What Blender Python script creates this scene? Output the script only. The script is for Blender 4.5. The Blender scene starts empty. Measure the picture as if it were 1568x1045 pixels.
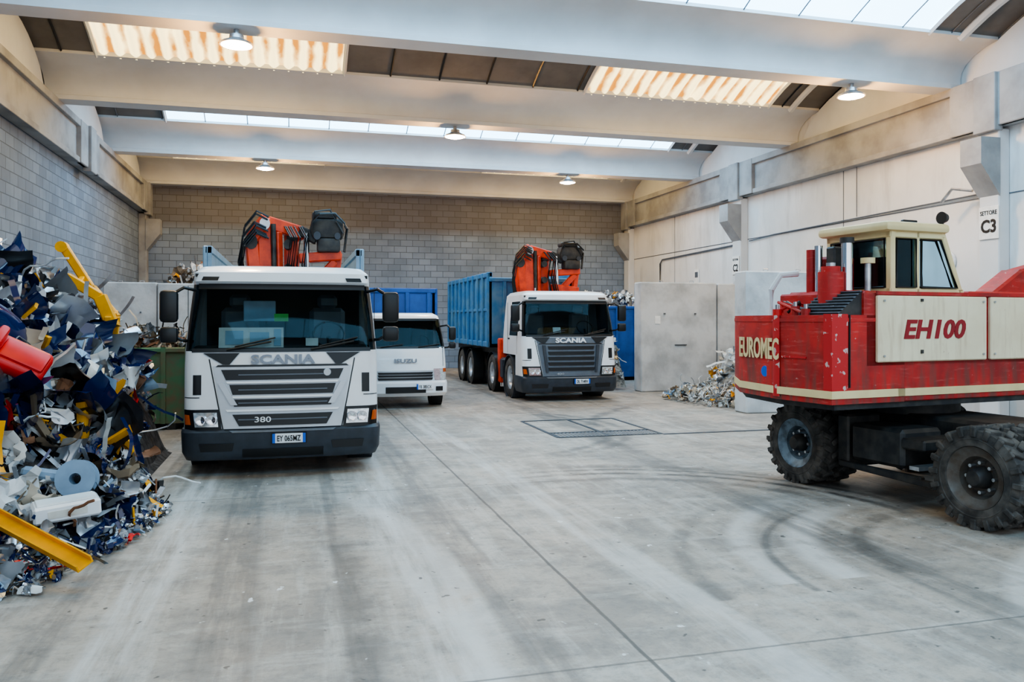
import bpy, bmesh, math, random
from math import *
from mathutils import Vector, Matrix, Euler
from mathutils import noise as mn
random.seed(7)
R=random.random
def U(a,b): return a+(b-a)*random.random()
# ------------------------------------------------------------------ materials
def nmat(name):
    m=bpy.data.materials.new(name); m.use_nodes=True
    nt=m.node_tree; nt.nodes.clear()
    o=nt.nodes.new('ShaderNodeOutputMaterial')
    return m,nt,o
def L(nt,a,b): nt.links.new(a,b)
def N(nt,t,**k):
    n=nt.nodes.new(t)
    for a,b in k.items(): setattr(n,a,b)
    return n
def mth(nt,op,a,b=None,c=None):
    n=N(nt,'ShaderNodeMath',operation=op)
    for i,v in enumerate((a,b,c)):
        if v is None: continue
        if isinstance(v,(int,float)): n.inputs[i].default_value=v
        else: L(nt,v,n.inputs[i])
    return n.outputs[0]
def mix(nt,f,a,b):
    n=N(nt,'ShaderNodeMix',data_type='RGBA')
    for idx,v in ((0,f),(6,a),(7,b)):
        if isinstance(v,(int,float)): n.inputs[idx].default_value=v
        elif isinstance(v,tuple): n.inputs[idx].default_value=(*v[:3],1)
        else: L(nt,v,n.inputs[idx])
    return n.outputs[2]
def ramp(nt,v,a,b):
    n=N(nt,'ShaderNodeMapRange'); n.clamp=True
    L(nt,v,n.inputs[0]); n.inputs[1].default_value=a; n.inputs[2].default_value=b
    return n.outputs[0]
def noisetex(nt,vec,scale,detail=5,rough=.55):
    n=N(nt,'ShaderNodeTexNoise'); n.inputs['Scale'].default_value=scale
    n.inputs['Detail'].default_value=detail; n.inputs['Roughness'].default_value=rough
    L(nt,vec,n.inputs['Vector']); return n.outputs[0]
def mapping(nt,vec,scale=(1,1,1),loc=(0,0,0),rot=(0,0,0)):
    n=N(nt,'ShaderNodeMapping'); L(nt,vec,n.inputs[0])
    n.inputs['Scale'].default_value=scale; n.inputs['Location'].default_value=loc; n.inputs['Rotation'].default_value=rot
    return n.outputs[0]
def mat(name,col,rough=.5,metal=0.,var=.15,vs=4,col2=None,bump=0,es=0,coat=0,lo=.4,hi=.65):
    m,nt,o=nmat(name)
    p=N(nt,'ShaderNodeBsdfPrincipled'); L(nt,p.outputs[0],o.inputs[0])
    p.inputs['Roughness'].default_value=rough; p.inputs['Metallic'].default_value=metal
    if coat: p.inputs['Coat Weight'].default_value=coat
    tc=N(nt,'ShaderNodeTexCoord').outputs['Object']
    if col2 is None: col2=tuple(c*(1-var) for c in col)
    n=noisetex(nt,tc,vs,7)
    c=mix(nt,ramp(nt,n,lo,hi),col,col2)
    L(nt,c,p.inputs['Base Color'])
    if bump:
        b=N(nt,'ShaderNodeBump'); b.inputs['Strength'].default_value=bump; b.inputs['Distance'].default_value=.02
        L(nt,noisetex(nt,tc,vs*6,4),b.inputs['Height']); L(nt,b.outputs[0],p.inputs['Normal'])
    if es:
        L(nt,c,p.inputs['Emission Color']); p.inputs['Emission Strength'].default_value=es
    return m
def glassmat(name,tint,gl=.12,rough=.03):
    m,nt,o=nmat(name)
    t=N(nt,'ShaderNodeBsdfTransparent'); t.inputs[0].default_value=(*tint,1)
    g=N(nt,'ShaderNodeBsdfGlossy'); g.inputs['Roughness'].default_value=rough; g.inputs[0].default_value=(.55,.75,.85,1)
    f=N(nt,'ShaderNodeFresnel'); f.inputs[0].default_value=1.45
    fac=mth(nt,'ADD',f.outputs[0],gl-.04)
    x=N(nt,'ShaderNodeMixShader'); L(nt,fac,x.inputs[0]); L(nt,t.outputs[0],x.inputs[1]); L(nt,g.outputs[0],x.inputs[2])
    L(nt,x.outputs[0],o.inputs[0]); return m

WHITE=mat('white_paint',(.82,.84,.87),.28,0,.06,2,coat=.4)
SILV=mat('silver_paint',(.50,.53,.57),.35,.35,.1,3)
BADGE=mat('badge_metal',(.22,.25,.30),.3,.6,.1,3)
DGREY=mat('dark_grey_plastic',(.036,.045,.060),.45,0,.3,5)
MGREY=mat('mid_grey_paint',(.12,.14,.17),.42,0,.2,4)
BLACK=mat('black_plastic',(.006,.007,.009),.4,0,.2,6)
RUB=mat('tyre_rubber',(.035,.033,.032),.85,0,.2,6,col2=(.11,.10,.09),bump=.2)
HUB=mat('hub_grey',(.13,.12,.11),.5,.2,.4,8,col2=(.09,.07,.055))
HUBB=mat('hub_dirty_blue',(.20,.27,.33),.5,.2,.4,8,col2=(.08,.10,.12))
STEEL=mat('steel',(.55,.56,.58),.3,.8,.3,8)
CHROME=mat('chrome',(.8,.8,.82),.12,1,.05,8)
GLASS=glassmat('cab_glass',(.50,.60,.62),.02)
GLASS2=glassmat('clear_glass',(.75,.84,.82),.06)
LENS=mat('headlight_lens',(.75,.78,.8),.08,.5,.3,30)
ORANGE=mat('indicator_orange',(.55,.10,.01),.3)
CRANE=mat('crane_red',(.74,.065,.015),.38,0,.4,5,col2=(.46,.035,.012))
BLUE=mat('tipper_blue',(.035,.17,.38),.5,0,.3,3,col2=(.10,.24,.38))
BLUE2=mat('container_blue',(.015,.10,.38),.5,0,.3,3)
DINT=mat('cab_interior',(.028,.032,.036),.8,0,.3,4)
PAPER=mat('paper',(.9,.89,.86),.7,0,.15,6)
NOTE=mat('paper_note',(.45,.58,.72),.6)
GRSTK=mat('green_sticker',(.12,.55,.08),.6)
PLATE=mat('licence_plate_white',(.85,.87,.9),.4,0,.03)
PBLUE=mat('licence_plate_blue',(.02,.12,.6),.4,0,.03)
def redmat():
    m,nt,o=nmat('excavator_red_worn'); p=N(nt,'ShaderNodeBsdfPrincipled'); L(nt,p.outputs[0],o.inputs[0]); p.inputs['Roughness'].default_value=.6
    tc=N(nt,'ShaderNodeTexCoord').outputs['Object']
    s=N(nt,'ShaderNodeSeparateXYZ'); L(nt,tc,s.inputs[0])
    a=noisetex(nt,tc,2.4,8,.6); q=noisetex(nt,mapping(nt,tc,(1.2,1.2,9)),3,6,.6); f=noisetex(nt,tc,14,4,.7); d=noisetex(nt,mapping(nt,tc,(5,5,.8)),2,5)
    c=mix(nt,ramp(nt,a,.36,.62),(.56,.024,.018),(.30,.014,.013))
    c=mix(nt,mth(nt,'MULTIPLY',ramp(nt,q,.56,.66),.40),c,(.55,.13,.11))
    c=mix(nt,mth(nt,'MULTIPLY',ramp(nt,f,.67,.71),.7),c,(.55,.38,.34))
    c=mix(nt,mth(nt,'MULTIPLY',ramp(nt,d,.55,.72),.45),c,(.13,.05,.035))
    c=mix(nt,mth(nt,'MULTIPLY',mth(nt,'MULTIPLY',ramp(nt,d,.42,.60),mth(nt,'SUBTRACT',1.0,ramp(nt,s.outputs[2],1.15,1.8))),.7),c,(.12,.06,.045))
    L(nt,c,p.inputs['Base Color']); return m
XRED=redmat()
XCHIP=mat('excavator_chipped_red',(.50,.02,.02),.5,0,.3,11,col2=(.58,.42,.40),lo=.60,hi=.63)
XCREAM=mat('excavator_cream',(.76,.62,.34),.5,0,.2,3,col2=(.64,.50,.25),lo=.45,hi=.8)
def doorcream():
    m,nt,o=nmat('door_cream_stained'); p=N(nt,'ShaderNodeBsdfPrincipled'); L(nt,p.outputs[0],o.inputs[0]); p.inputs['Roughness'].default_value=.5
    tc=N(nt,'ShaderNodeTexCoord').outputs['Object']
    a=noisetex(nt,tc,2,7); q=noisetex(nt,mapping(nt,tc,(6,6,.7)),2.5,5); f=noisetex(nt,tc,11,4,.7)
    c=mix(nt,ramp(nt,a,.4,.8),(.80,.70,.50),(.68,.56,.38)); c=mix(nt,mth(nt,'MULTIPLY',ramp(nt,q,.55,.74),.45),c,(.45,.29,.17)); c=mix(nt,mth(nt,'MULTIPLY',ramp(nt,f,.68,.72),.8),c,(.25,.10,.06))
    L(nt,c,p.inputs['Base Color']); return m
XDOOR=doorcream()
XTXT=mat('maroon_lettering',(.30,.008,.015),.5)
XBLK=mat('chassis_black',(.016,.016,.018),.55,0,.3,6,col2=(.05,.045,.04))
CONC=mat('precast_concrete',(.40,.41,.42),.85,0,.2,1.2,col2=(.27,.275,.28),bump=.15)
CONCB=mat('beam_concrete',(.70,.715,.73),.75,0,.15,.8,col2=(.62,.63,.64))
CONCL=mat('barrier_concrete',(.62,.625,.63),.88,0,.2,1.6,col2=(.42,.425,.43),bump=.35)
PANEL=mat('roof_panel_grey',(.17,.165,.16),.8,0,.25,1.5)
GREENC=mat('skip_green',(.09,.20,.10),.6,0,.3,5,col2=(.18,.14,.08))
SKB=mat('skylight_daylight',(.42,.74,1.0),.5,0,.06,.8,es=6.3)
def warmsky():
    m,nt,o=nmat('skylight_fibreglass_aged')
    p=N(nt,'ShaderNodeBsdfPrincipled'); L(nt,p.outputs[0],o.inputs[0])
    tc=N(nt,'ShaderNodeTexCoord').outputs['Object']
    n=noisetex(nt,mapping(nt,tc,(1,.35,1)),2.2,4)
    s=N(nt,'ShaderNodeSeparateXYZ'); L(nt,tc,s.inputs[0])
    w=mth(nt,'SINE',mth(nt,'MULTIPLY',s.outputs[0],2*pi/.33))
    f=mth(nt,'ADD',mth(nt,'MULTIPLY',w,.20),n)
    c=mix(nt,ramp(nt,f,.46,.72),(1.0,.83,.42),(.40,.16,.02))
    L(nt,c,p.inputs['Base Color']); L(nt,c,p.inputs['Emission Color']); p.inputs['Emission Strength'].default_value=2.6
    return m
SKW=warmsky()
LAMP=mat('lamp_emitter',(1,.95,.85),.5,0,.01,es=60)
def blocks(name,swap,c1,c2,mort,upper_lamplit=None):
    m,nt,o=nmat(name)
    p=N(nt,'ShaderNodeBsdfPrincipled'); L(nt,p.outputs[0],o.inputs[0]); p.inputs['Roughness'].default_value=.9
    g=N(nt,'ShaderNodeNewGeometry').outputs['Position']
    s=N(nt,'ShaderNodeSeparateXYZ'); L(nt,g,s.inputs[0])
    cb=N(nt,'ShaderNodeCombineXYZ'); L(nt,s.outputs[1 if swap else 0],cb.inputs[0]); L(nt,s.outputs[2],cb.inputs[1])
    b=N(nt,'ShaderNodeTexBrick'); L(nt,cb.outputs[0],b.inputs['Vector'])
    b.inputs['Scale'].default_value=1; b.inputs['Brick Width'].default_value=.5; b.inputs['Row Height'].default_value=.25
    b.inputs['Mortar Size'].default_value=.013; b.inputs['Mortar Smooth'].default_value=.4; b.inputs['Bias'].default_value=-.2
    b.inputs['Color1'].default_value=(*c1,1); b.inputs['Color2'].default_value=(*c2,1); b.inputs['Mortar'].default_value=(*mort,1)
    n=noisetex(nt,g,.7,6)
    c=mix(nt,mth(nt,'MULTIPLY',ramp(nt,n,.4,.65),.4),b.outputs[0],tuple(x*.6 for x in c2))
    if upper_lamplit:
        c=mix(nt,mth(nt,'MULTIPLY',ramp(nt,s.outputs[2],5.35,5.75),.85),c,mix(nt,.7,b.outputs[0],upper_lamplit))  # warm lamp light on the top courses painted into the block colour
    L(nt,c,p.inputs['Base Color'])
    bp=N(nt,'ShaderNodeBump'); bp.inputs['Strength'].default_value=.5; bp.inputs['Distance'].default_value=.02; bp.invert=True
    L(nt,b.outputs['Fac'],bp.inputs['Height']); L(nt,bp.outputs[0],p.inputs['Normal'])
    return m
BLK_B=blocks('block_wall_back',False,(.28,.355,.47),(.20,.26,.345),(.13,.16,.20),(.15,.115,.085))  # brown top and blue-grey base carry lamplight and daylight as wall colour
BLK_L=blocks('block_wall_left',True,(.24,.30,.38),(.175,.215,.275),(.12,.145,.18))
def wallwhite():
    m,nt,o=nmat('wall_white_plaster')
    p=N(nt,'ShaderNodeBsdfPrincipled'); L(nt,p.outputs[0],o.inputs[0]); p.inputs['Roughness'].default_value=.85
    g=N(nt,'ShaderNodeNewGeometry').outputs['Position']
    s=N(nt,'ShaderNodeSeparateXYZ'); L(nt,g,s.inputs[0])
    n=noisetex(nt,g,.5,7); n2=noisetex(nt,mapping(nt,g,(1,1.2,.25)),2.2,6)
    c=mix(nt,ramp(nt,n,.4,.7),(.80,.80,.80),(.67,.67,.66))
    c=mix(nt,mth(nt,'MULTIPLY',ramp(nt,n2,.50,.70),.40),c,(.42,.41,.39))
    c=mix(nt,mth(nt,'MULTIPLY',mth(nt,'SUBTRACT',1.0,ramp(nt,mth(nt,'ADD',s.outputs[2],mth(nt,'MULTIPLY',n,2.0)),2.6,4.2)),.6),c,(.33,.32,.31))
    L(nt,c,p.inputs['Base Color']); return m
WALLW=wallwhite()
def floormat():
    m,nt,o=nmat('floor_concrete')
    p=N(nt,'ShaderNodeBsdfPrincipled'); L(nt,p.outputs[0],o.inputs[0])
    g=N(nt,'ShaderNodeNewGeometry').outputs['Position']
    s=N(nt,'ShaderNodeSeparateXYZ'); L(nt,g,s.inputs[0]); x,y=s.outputs[0],s.outputs[1]
    n1=noisetex(nt,g,.35,6); n2=noisetex(nt,g,2.3,8,.65)
    n3=noisetex(nt,mapping(nt,g,(3.4,.30,1)),1.5,7,.65)
    n5=noisetex(nt,mapping(nt,g,(.5,2.8,1),rot=(0,0,.5)),1.3,7,.68)
    n6=noisetex(nt,mapping(nt,g,(1,1,1),loc=(7,3,0)),.8,8,.66)
    n7=noisetex(nt,mapping(nt,g,(1,1,1),loc=(2,8,0)),7,6,.75)
    n4=noisetex(nt,g,28,3,.7)
    c=mix(nt,ramp(nt,n1,.38,.62),(.46,.39,.325),(.34,.30,.26))
    c=mix(nt,mth(nt,'MULTIPLY',ramp(nt,n6,.47,.60),.58),c,(.18,.162,.147))
    c=mix(nt,mth(nt,'MULTIPLY',ramp(nt,n3,.50,.62),.55),c,(.54,.50,.455))
    c=mix(nt,mth(nt,'MULTIPLY',ramp(nt,n5,.53,.64),.50),c,(.52,.485,.44))
    c=mix(nt,mth(nt,'MULTIPLY',ramp(nt,n2,.48,.66),.52),c,(.19,.172,.157))
    c=mix(nt,mth(nt,'MULTIPLY',ramp(nt,n7,.50,.66),.45),c,(.14,.13,.12))
    c=mix(nt,mth(nt,'MULTIPLY',ramp(nt,n4,.5,.75),.30),c,(.13,.12,.11))
    def ring(cx,cy,r,w,amt,col,a0,a1,thr=.45):
        nonlocal c
        dx=mth(nt,'SUBTRACT',x,cx); dy=mth(nt,'SUBTRACT',y,cy)
        d=mth(nt,'SQRT',mth(nt,'ADD',mth(nt,'MULTIPLY',dx,dx),mth(nt,'MULTIPLY',dy,dy)))
        e=mth(nt,'ABSOLUTE',mth(nt,'SUBTRACT',d,r))
        f=mth(nt,'SUBTRACT',1.0,ramp(nt,e,w*.3,w))
        th=mth(nt,'ARCTAN2',dy,dx); am=radians((a0+a1)/2); hw=radians((a1-a0)/2)
        dd=mth(nt,'ABSOLUTE',mth(nt,'SUBTRACT',th,am))
        f=mth(nt,'MULTIPLY',f,mth(nt,'SUBTRACT',1.0,ramp(nt,dd,hw*.6,hw)))
        f=mth(nt,'MULTIPLY',f,ramp(nt,n2,thr-.14,thr+.06))
        c=mix(nt,mth(nt,'MULTIPLY',f,amt),c,col)
    dk=(.065,.06,.056); lt=(.60,.57,.54)
    ring(3.4,7.2,2.75,.09,.9,dk,-10,110); ring(3.4,7.2,3.02,.08,.8,dk,0,105); ring(3.4,7.2,2.40,.14,.6,dk,10,120); ring(3.2,7.0,3.5,.18,.55,dk,0,100)
    ring(6.4,5.4,2.2,.2,.75,lt,100,260,.40); ring(6.4,5.4,2.75,.16,.65,lt,110,250); ring(6.4,5.4,1.7,.14,.6,dk,90,240); ring(6.2,5.2,3.2,.12,.5,dk,120,230); ring(6.2,5.2,2.45,.06,.6,dk,110,240)
    ring(9,1,4.8,.16,.55,dk,100,180); ring(9,1,5.4,.14,.5,lt,90,180)
    ring(-8,6,9.2,.2,.5,lt,-40,30); ring(-8,6,8.5,.18,.5,dk,-40,20); ring(2.4,14.5,3.2,.12,.6,dk,-80,60); ring(2.4,14.5,3.5,.12,.5,dk,-80,60); ring(12,12,7,.18,.55,dk,120,200)
    def track(cx,w,amt,col,sx):
        nonlocal c
        e=mth(nt,'ABSOLUTE',mth(nt,'SUBTRACT',mth(nt,'ADD',x,mth(nt,'MULTIPLY',y,sx)),cx))
        f=mth(nt,'SUBTRACT',1.0,ramp(nt,e,w*.6,w)); f=mth(nt,'MULTIPLY',f,ramp(nt,n3,.38,.54))
        c=mix(nt,mth(nt,'MULTIPLY',f,amt),c,col)
    track(-1.05,.20,.7,lt,0); track(.95,.24,.6,lt,.0); track(-.3,.25,.5,dk,.02); track(2.9,.22,.5,lt,.03); track(1.45,.16,.5,dk,0); track(4.6,.25,.5,dk,-.03); track(-1.5,.12,.5,dk,0); track(.4,.10,.45,dk,0)
    sp=noisetex(nt,mapping(nt,g,(1.6,1,1)),5,3,.55); reg=noisetex(nt,g,.6,2)
    c=mix(nt,mth(nt,'MULTIPLY',ramp(nt,sp,.68,.72),ramp(nt,reg,.47,.58)),c,(.70,.69,.68))
    sp2=noisetex(nt,mapping(nt,g,(1,1,1),loc=(4,9,0)),9,2,.5)
    c=mix(nt,mth(nt,'MULTIPLY',ramp(nt,sp2,.70,.74),.8),c,(.05,.045,.04))
    def joint(v,pos,w=.012,amt=.85):
        nonlocal c
        e=mth(nt,'ABSOLUTE',mth(nt,'SUBTRACT',mth(nt,'ADD',v,mth(nt,'MULTIPLY',mth(nt,'SUBTRACT',n2,.5),.03)),pos))
        f=mth(nt,'SUBTRACT',1.0,ramp(nt,e,w*.5,w))
        c=mix(nt,mth(nt,'MULTIPLY',f,amt),c,(.06,.055,.05))
    joint(x,2.03,.018); joint(x,-2.9); joint(x,6.9,.012,.6); joint(x,11.8)
    for yy in (-1,4.4,9.6,13.0,18.5,23.5): joint(y,yy,.014,.6)
    L(nt,c,p.inputs['Base Color'])
    L(nt,mth(nt,'ADD',mth(nt,'MULTIPLY',n2,.4),.27),p.inputs['Roughness'])
    b=N(nt,'ShaderNodeBump'); b.inputs['Strength'].default_value=.12; b.inputs['Distance'].default_value=.01
    L(nt,n4,b.inputs['Height']); L(nt,b.outputs[0],p.inputs['Normal'])
    return m
FLOOR=floormat()
# ------------------------------------------------------------------ mesh builder
class Ob:
    def __init__(s,name): s.name=name; s.v=[]; s.f=[]; s.m=[]; s.mats=[]; s.T=Matrix()
    def mi(s,m):
        if m not in s.mats: s.mats.append(m)
        return s.mats.index(m)
    def raw(s,vs,fs,m):
        o=len(s.v); T=s.T
        s.v+= [tuple(T@Vector(p)) for p in vs]
        s.f+= [tuple(i+o for i in f) for f in fs]
        if isinstance(m,list): s.m+=[s.mi(a) for a in m]
        else: s.m+=[s.mi(m)]*len(fs)
    def box(s,c,d,m,bev=0,rot=None,seg=1):
        bm=bmesh.new(); bmesh.ops.create_cube(bm,size=1)
        for v in bm.verts: v.co=Vector((v.co.x*d[0],v.co.y*d[1],v.co.z*d[2]))
        if bev: bmesh.ops.bevel(bm,geom=bm.edges[:],offset=min(bev,min(d)*.45),segments=seg,profile=.5,affect='EDGES')
        M=Matrix.Translation(c)
        if rot: M=M@Euler([radians(a) for a in rot]).to_matrix().to_4x4()
        bm.verts.index_update()
        s.raw([M@v.co for v in bm.verts],[tuple(v.index for v in f.verts) for f in bm.faces],m); bm.free()
    def bb(s,x0,x1,y0,y1,z0,z1,m,bev=0): s.box(((x0+x1)/2,(y0+y1)/2,(z0+z1)/2),(abs(x1-x0),abs(y1-y0),abs(z1-z0)),m,bev)
    def beam(s,p0,p1,w,h,m,bev=.01):
        p0,p1=Vector(p0),Vector(p1); d=p1-p0; q=d.to_track_quat('X','Z').to_matrix().to_4x4()
        T=s.T; s.T=T@Matrix.Translation((p0+p1)/2)@q; s.box((0,0,0),(d.length,w,h),m,bev); s.T=T
    def cyl(s,p0,p1,r,m,n=16,r2=None):
        p0,p1=Vector(p0),Vector(p1); r2=r if r2 is None else r2
        q=(p1-p0).to_track_quat('Z','Y'); vs=[]
        for p,rr in ((p0,r),(p1,r2)):
            for i in range(n): a=2*pi*i/n; vs.append(p+q@Vector((cos(a)*rr,sin(a)*rr,0)))
        fs=[(i,(i+1)%n,n+(i+1)%n,n+i) for i in range(n)]+[tuple(range(n))[::-1],tuple(range(n,2*n))]
        s.raw(vs,fs,m)
    def lathe(s,prof,o,axis,m,n=32,cap=False):
        q=Vector(axis).to_track_quat('Z','Y'); o=Vector(o); vs=[]; k=len(prof)
        for i in range(n):
            a=2*pi*i/n
            for r,t in prof: vs.append(o+q@Vector((cos(a)*r,sin(a)*r,t)))
        fs=[]; ms=[]
        for i in range(n):
            j=(i+1)%n
            for a in range(k-1):
                fs.append((i*k+a,j*k+a,j*k+a+1,i*k+a+1)); ms.append(m[a] if isinstance(m,list) else m)
        s.raw(vs,fs,ms)
    def tube(s,pts,r,m,n=6):
        pts=[Vector(p) for p in pts]; vs=[]
        for i,p in enumerate(pts):
            d=(pts[min(i+1,len(pts)-1)]-pts[max(i-1,0)]); 
            if d.length<1e-6: d=Vector((0,0,1))
            q=d.to_track_quat('Z','Y')
            for j in range(n): a=2*pi*j/n; vs.append(p+q@Vector((cos(a)*r,sin(a)*r,0)))
        fs=[(i*n+j,i*n+(j+1)%n,(i+1)*n+(j+1)%n,(i+1)*n+j) for i in range(len(pts)-1) for j in range(n)]
        fs+=[tuple(range(n))[::-1],tuple(range((len(pts)-1)*n,len(pts)*n))]
        s.raw(vs,fs,m)
    def prism(s,poly,ax,a,b,m):
        k=len(poly)
        def P(p,t): return (t,p[0],p[1]) if ax=='X' else ((p[0],t,p[1]) if ax=='Y' else (p[0],p[1],t))
        vs=[P(p,a) for p in poly]+[P(p,b) for p in poly]
        fs=[(i,(i+1)%k,k+(i+1)%k,k+i) for i in range(k)]+[tuple(range(k))[::-1],tuple(range(k,2*k))]
        s.raw(vs,fs,m)
    def text(s,st,w,h,o,xd,yd,m,ext=.004,off=.0,shear=0):
        cu=bpy.data.curves.new('t','FONT'); cu.body=st; cu.size=1; cu.extrude=.02; cu.offset=off; cu.shear=shear; cu.resolution_u=3
        ob=bpy.data.objects.new('t',cu); bpy.context.collection.objects.link(ob)
        bpy.context.view_layer.update()
        me=bpy.data.meshes.new_from_object(ob.evaluated_get(bpy.context.evaluated_depsgraph_get()))
        xs=[v.co.x for v in me.vertices]; ys=[v.co.y for v in me.vertices]
        cx,cy=(min(xs)+max(xs))/2,(min(ys)+max(ys))/2; sx=w/(max(xs)-min(xs)); sy=h/(max(ys)-min(ys))
        xd=Vector(xd).normalized(); yd=Vector(yd).normalized(); zd=xd.cross(yd); o=Vector(o)
        s.raw([o+xd*((v.co.x-cx)*sx)+yd*((v.co.y-cy)*sy)+zd*(v.co.z/.02*ext) for v in me.vertices],[tuple(p.vertices) for p in me.polygons],m)
        bpy.data.objects.remove(ob); bpy.data.meshes.remove(me); bpy.data.curves.remove(cu)
    def done(s,loc=(0,0,0),rotz=0,angle=35,smooth=True,fixn=True,parent=None):
        me=bpy.data.meshes.new(s.name); me.from_pydata(s.v,[],s.f)
        for m in s.mats: me.materials.append(m)
        me.polygons.foreach_set('material_index',s.m)
        me.update()
        if fixn:
            bm=bmesh.new(); bm.from_mesh(me); bmesh.ops.recalc_face_normals(bm,faces=bm.faces); bm.to_mesh(me); bm.free()
        if smooth:
            me.polygons.foreach_set('use_smooth',[True]*len(me.polygons)); me.set_sharp_from_angle(angle=radians(angle))
        ob=bpy.data.objects.new(s.name,me); bpy.context.collection.objects.link(ob)
        ob.location=loc; ob.rotation_euler=(0,0,rotz)
        if parent: ob.parent=parent
        return ob
# ------------------------------------------------------------------ room
XL,XR,YB,YF=-5.5,14.3,33.2,-4.0
b=Ob('floor'); b.bb(XL-.3,XR+.3,-16,YB+.3,-.2,0,FLOOR); b.done(smooth=False)
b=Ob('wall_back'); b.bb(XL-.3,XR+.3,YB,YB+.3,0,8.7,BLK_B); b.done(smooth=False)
b=Ob('wall_left'); b.bb(XL-.3,XL,YF,YB,0,8.7,BLK_L); b.done(smooth=False)
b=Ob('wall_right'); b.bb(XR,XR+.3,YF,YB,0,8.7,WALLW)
for z in (4.62,2.4): b.bb(XR-.012,XR,YF,YB,z-.012,z+.012,MGREY)
for y in (3.8,8.8,13.8,18.8,23.8,28.8): b.bb(XR-.01,XR,y-.01,y+.01,0,6,MGREY)
b.done(smooth=False)
for side in (1,-1):
    X=XR if side>0 else XL
    COLY=(3.8,13.8,23.8,32.9) if side>0 else (3.8,32.9)
    b=Ob('trim_girder_right' if side>0 else 'trim_girder_left')
    f=lambda a:X-side*a
    b.bb(f(0),f(.22),YF,YB,6.0,7.08,CONC,.01)
    b.bb(f(.2),f(.32),YF,YB,6.92,7.1,CONC,.01)
    b.bb(f(.2),f(.30),YF,YB,6.0,6.14,CONC,.01)
    for y in (3.8,13.8,23.8,32.9):
        b.bb(f(.2),f(.34),y-1.0,y+1.0,6.0,7.1,CONC,.015)
        b.bb(f(.2),f(.42),y-.28,y+.28,5.9,7.1,CONC,.015)
    for by in (-3,3,9,15,21,27):
        poly=[(by+.2,7.1)]
        for i in range(13):
            t=i/12; poly.append((by+.5+5*t,7.1+1.15*sin(pi*t)**.6))
        poly.append((by+5.8,7.1))
        b.prism(poly,'X',f(0),f(.12),CONCB)
    b.done()
    for i,y in enumerate(COLY):
        b=Ob('concrete_column'); 
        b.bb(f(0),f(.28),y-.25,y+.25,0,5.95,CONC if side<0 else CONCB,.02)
        b.prism([(f(.26),4.55),(f(.26),5.75),(f(.75),5.75),(f(.75),5.2)],'Y',y-.27,y+.27,CONC)
        b.done()
half=[(.27,0),(.27,.10),(.19,.13),(.18,.24),(.22,.38),(.34,.52),(.56,.65),(.85,.74),(1.18,.79),(1.18,.89)]
sec=[(-1.18,.89)]+[(-y,z) for y,z in half[::-1][1:]]+half
for by in (-3,3,9,15,21,27,32.95):
    b=Ob('roof_beam')
    s2=[(by+y,7.08+z) for y,z in sec]
    if by>32: s2=[(min(y,YB-.02),z) for y,z in s2]
    b.prism(s2,'X',XL+.02,XR-.02,CONCB); b.done(angle=40)
def arc(by,t): 
    return by+1.1+3.8*t, 7.9+.55*sin(pi*t)
def archgrid(b,by,x0,x1,nx,m,corr=0,nt_=10):
    vs=[];fs=[]
    for i in range(nx+1):
        x=x0+(x1-x0)*i/nx; dz=corr*sin(x*2*pi/.33)
        for j in range(nt_+1):
            y,z=arc(by,j/nt_); vs.append((x,y,z+dz))
    k=nt_+1
    for i in range(nx):
        for j in range(nt_): fs.append((i*k+j,(i+1)*k+j,(i+1)*k+j+1,i*k+j+1))
    b.raw(vs,fs,m)
ceil=Ob('ceiling')
for by,kind in ((-3,'b'),(3,'w'),(9,'b'),(15,'w'),(21,'b'),(27,'w')):
    if kind=='b': rngs=[(-3.6,12.6)]
    else: rngs=[(-4.2,1.2),(7.3,12.7)]
    edges=[XL]+[e for r in rngs for e in r]+[XR]
    for a,c in zip(edges[0::2],edges[1::2]): archgrid(ceil,by,a,c,2,PANEL)
    x=XL+.6
    while x<XR:
        inside=any(a<x<c for a,c in rngs)
        if not inside or kind=='b':
            pts=[]
            for j in range(11):
                y,z=arc(by,j/10); pts.append((x,y,z-.02))
            ceil.tube(pts,.025 if kind=='w' else .016,BLACK if kind=='w' else MGREY,4)
        x+=1.2
    for a,c in rngs:
        s=Ob('skylight'); archgrid(s,by,a,c,int((c-a)/.33*8) if kind=='w' else 4,SKW if kind=='w' else SKB,.05 if kind=='w' else 0,8); s.done(fixn=False)
        for xx in (a,c):
            pts=[(xx,)+arc(by,j/10) for j in range(11)]; ceil.tube([(p[0],p[1],p[2]-.03) for p in pts],.05,CONCB,4)
    for xx in (XR-.9,):
        pts=[(xx,arc(by,j/12)[0],arc(by,j/12)[1]-.05) for j in range(13)]; ceil.tube(pts,.09,CONCB,6)
ceil.done(fixn=False)
for (x,y) in ((-.94,15),(11.6,15),(4.12,21),(-.83,27),(9.3,27)):
    b=Ob('high_bay_lamp')
    b.cyl((0,0,.0),(0,0,-.10),.05,STEEL,10)
    b.lathe([(.03,-.08),(.12,-.10),(.13,-.17),(.27,-.24),(.29,-.28),(.26,-.28),(.0,-.26)],(0,0,0),(0,0,1),[STEEL]*4+[STEEL,LAMP],24)
    b.cyl((0,0,-.262),(0,0,-.31),.245,LAMP,24,.16)
    o=b.done((x,y,7.08))
    ld=bpy.data.lights.new('lamp_light','POINT'); ld.energy=240; ld.color=(1,.52,.16); ld.shadow_soft_size=.2
    lo=bpy.data.objects.new('bulb',ld); bpy.context.collection.objects.link(lo); lo.parent=o; lo.location=(0,0,-.55)
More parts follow.
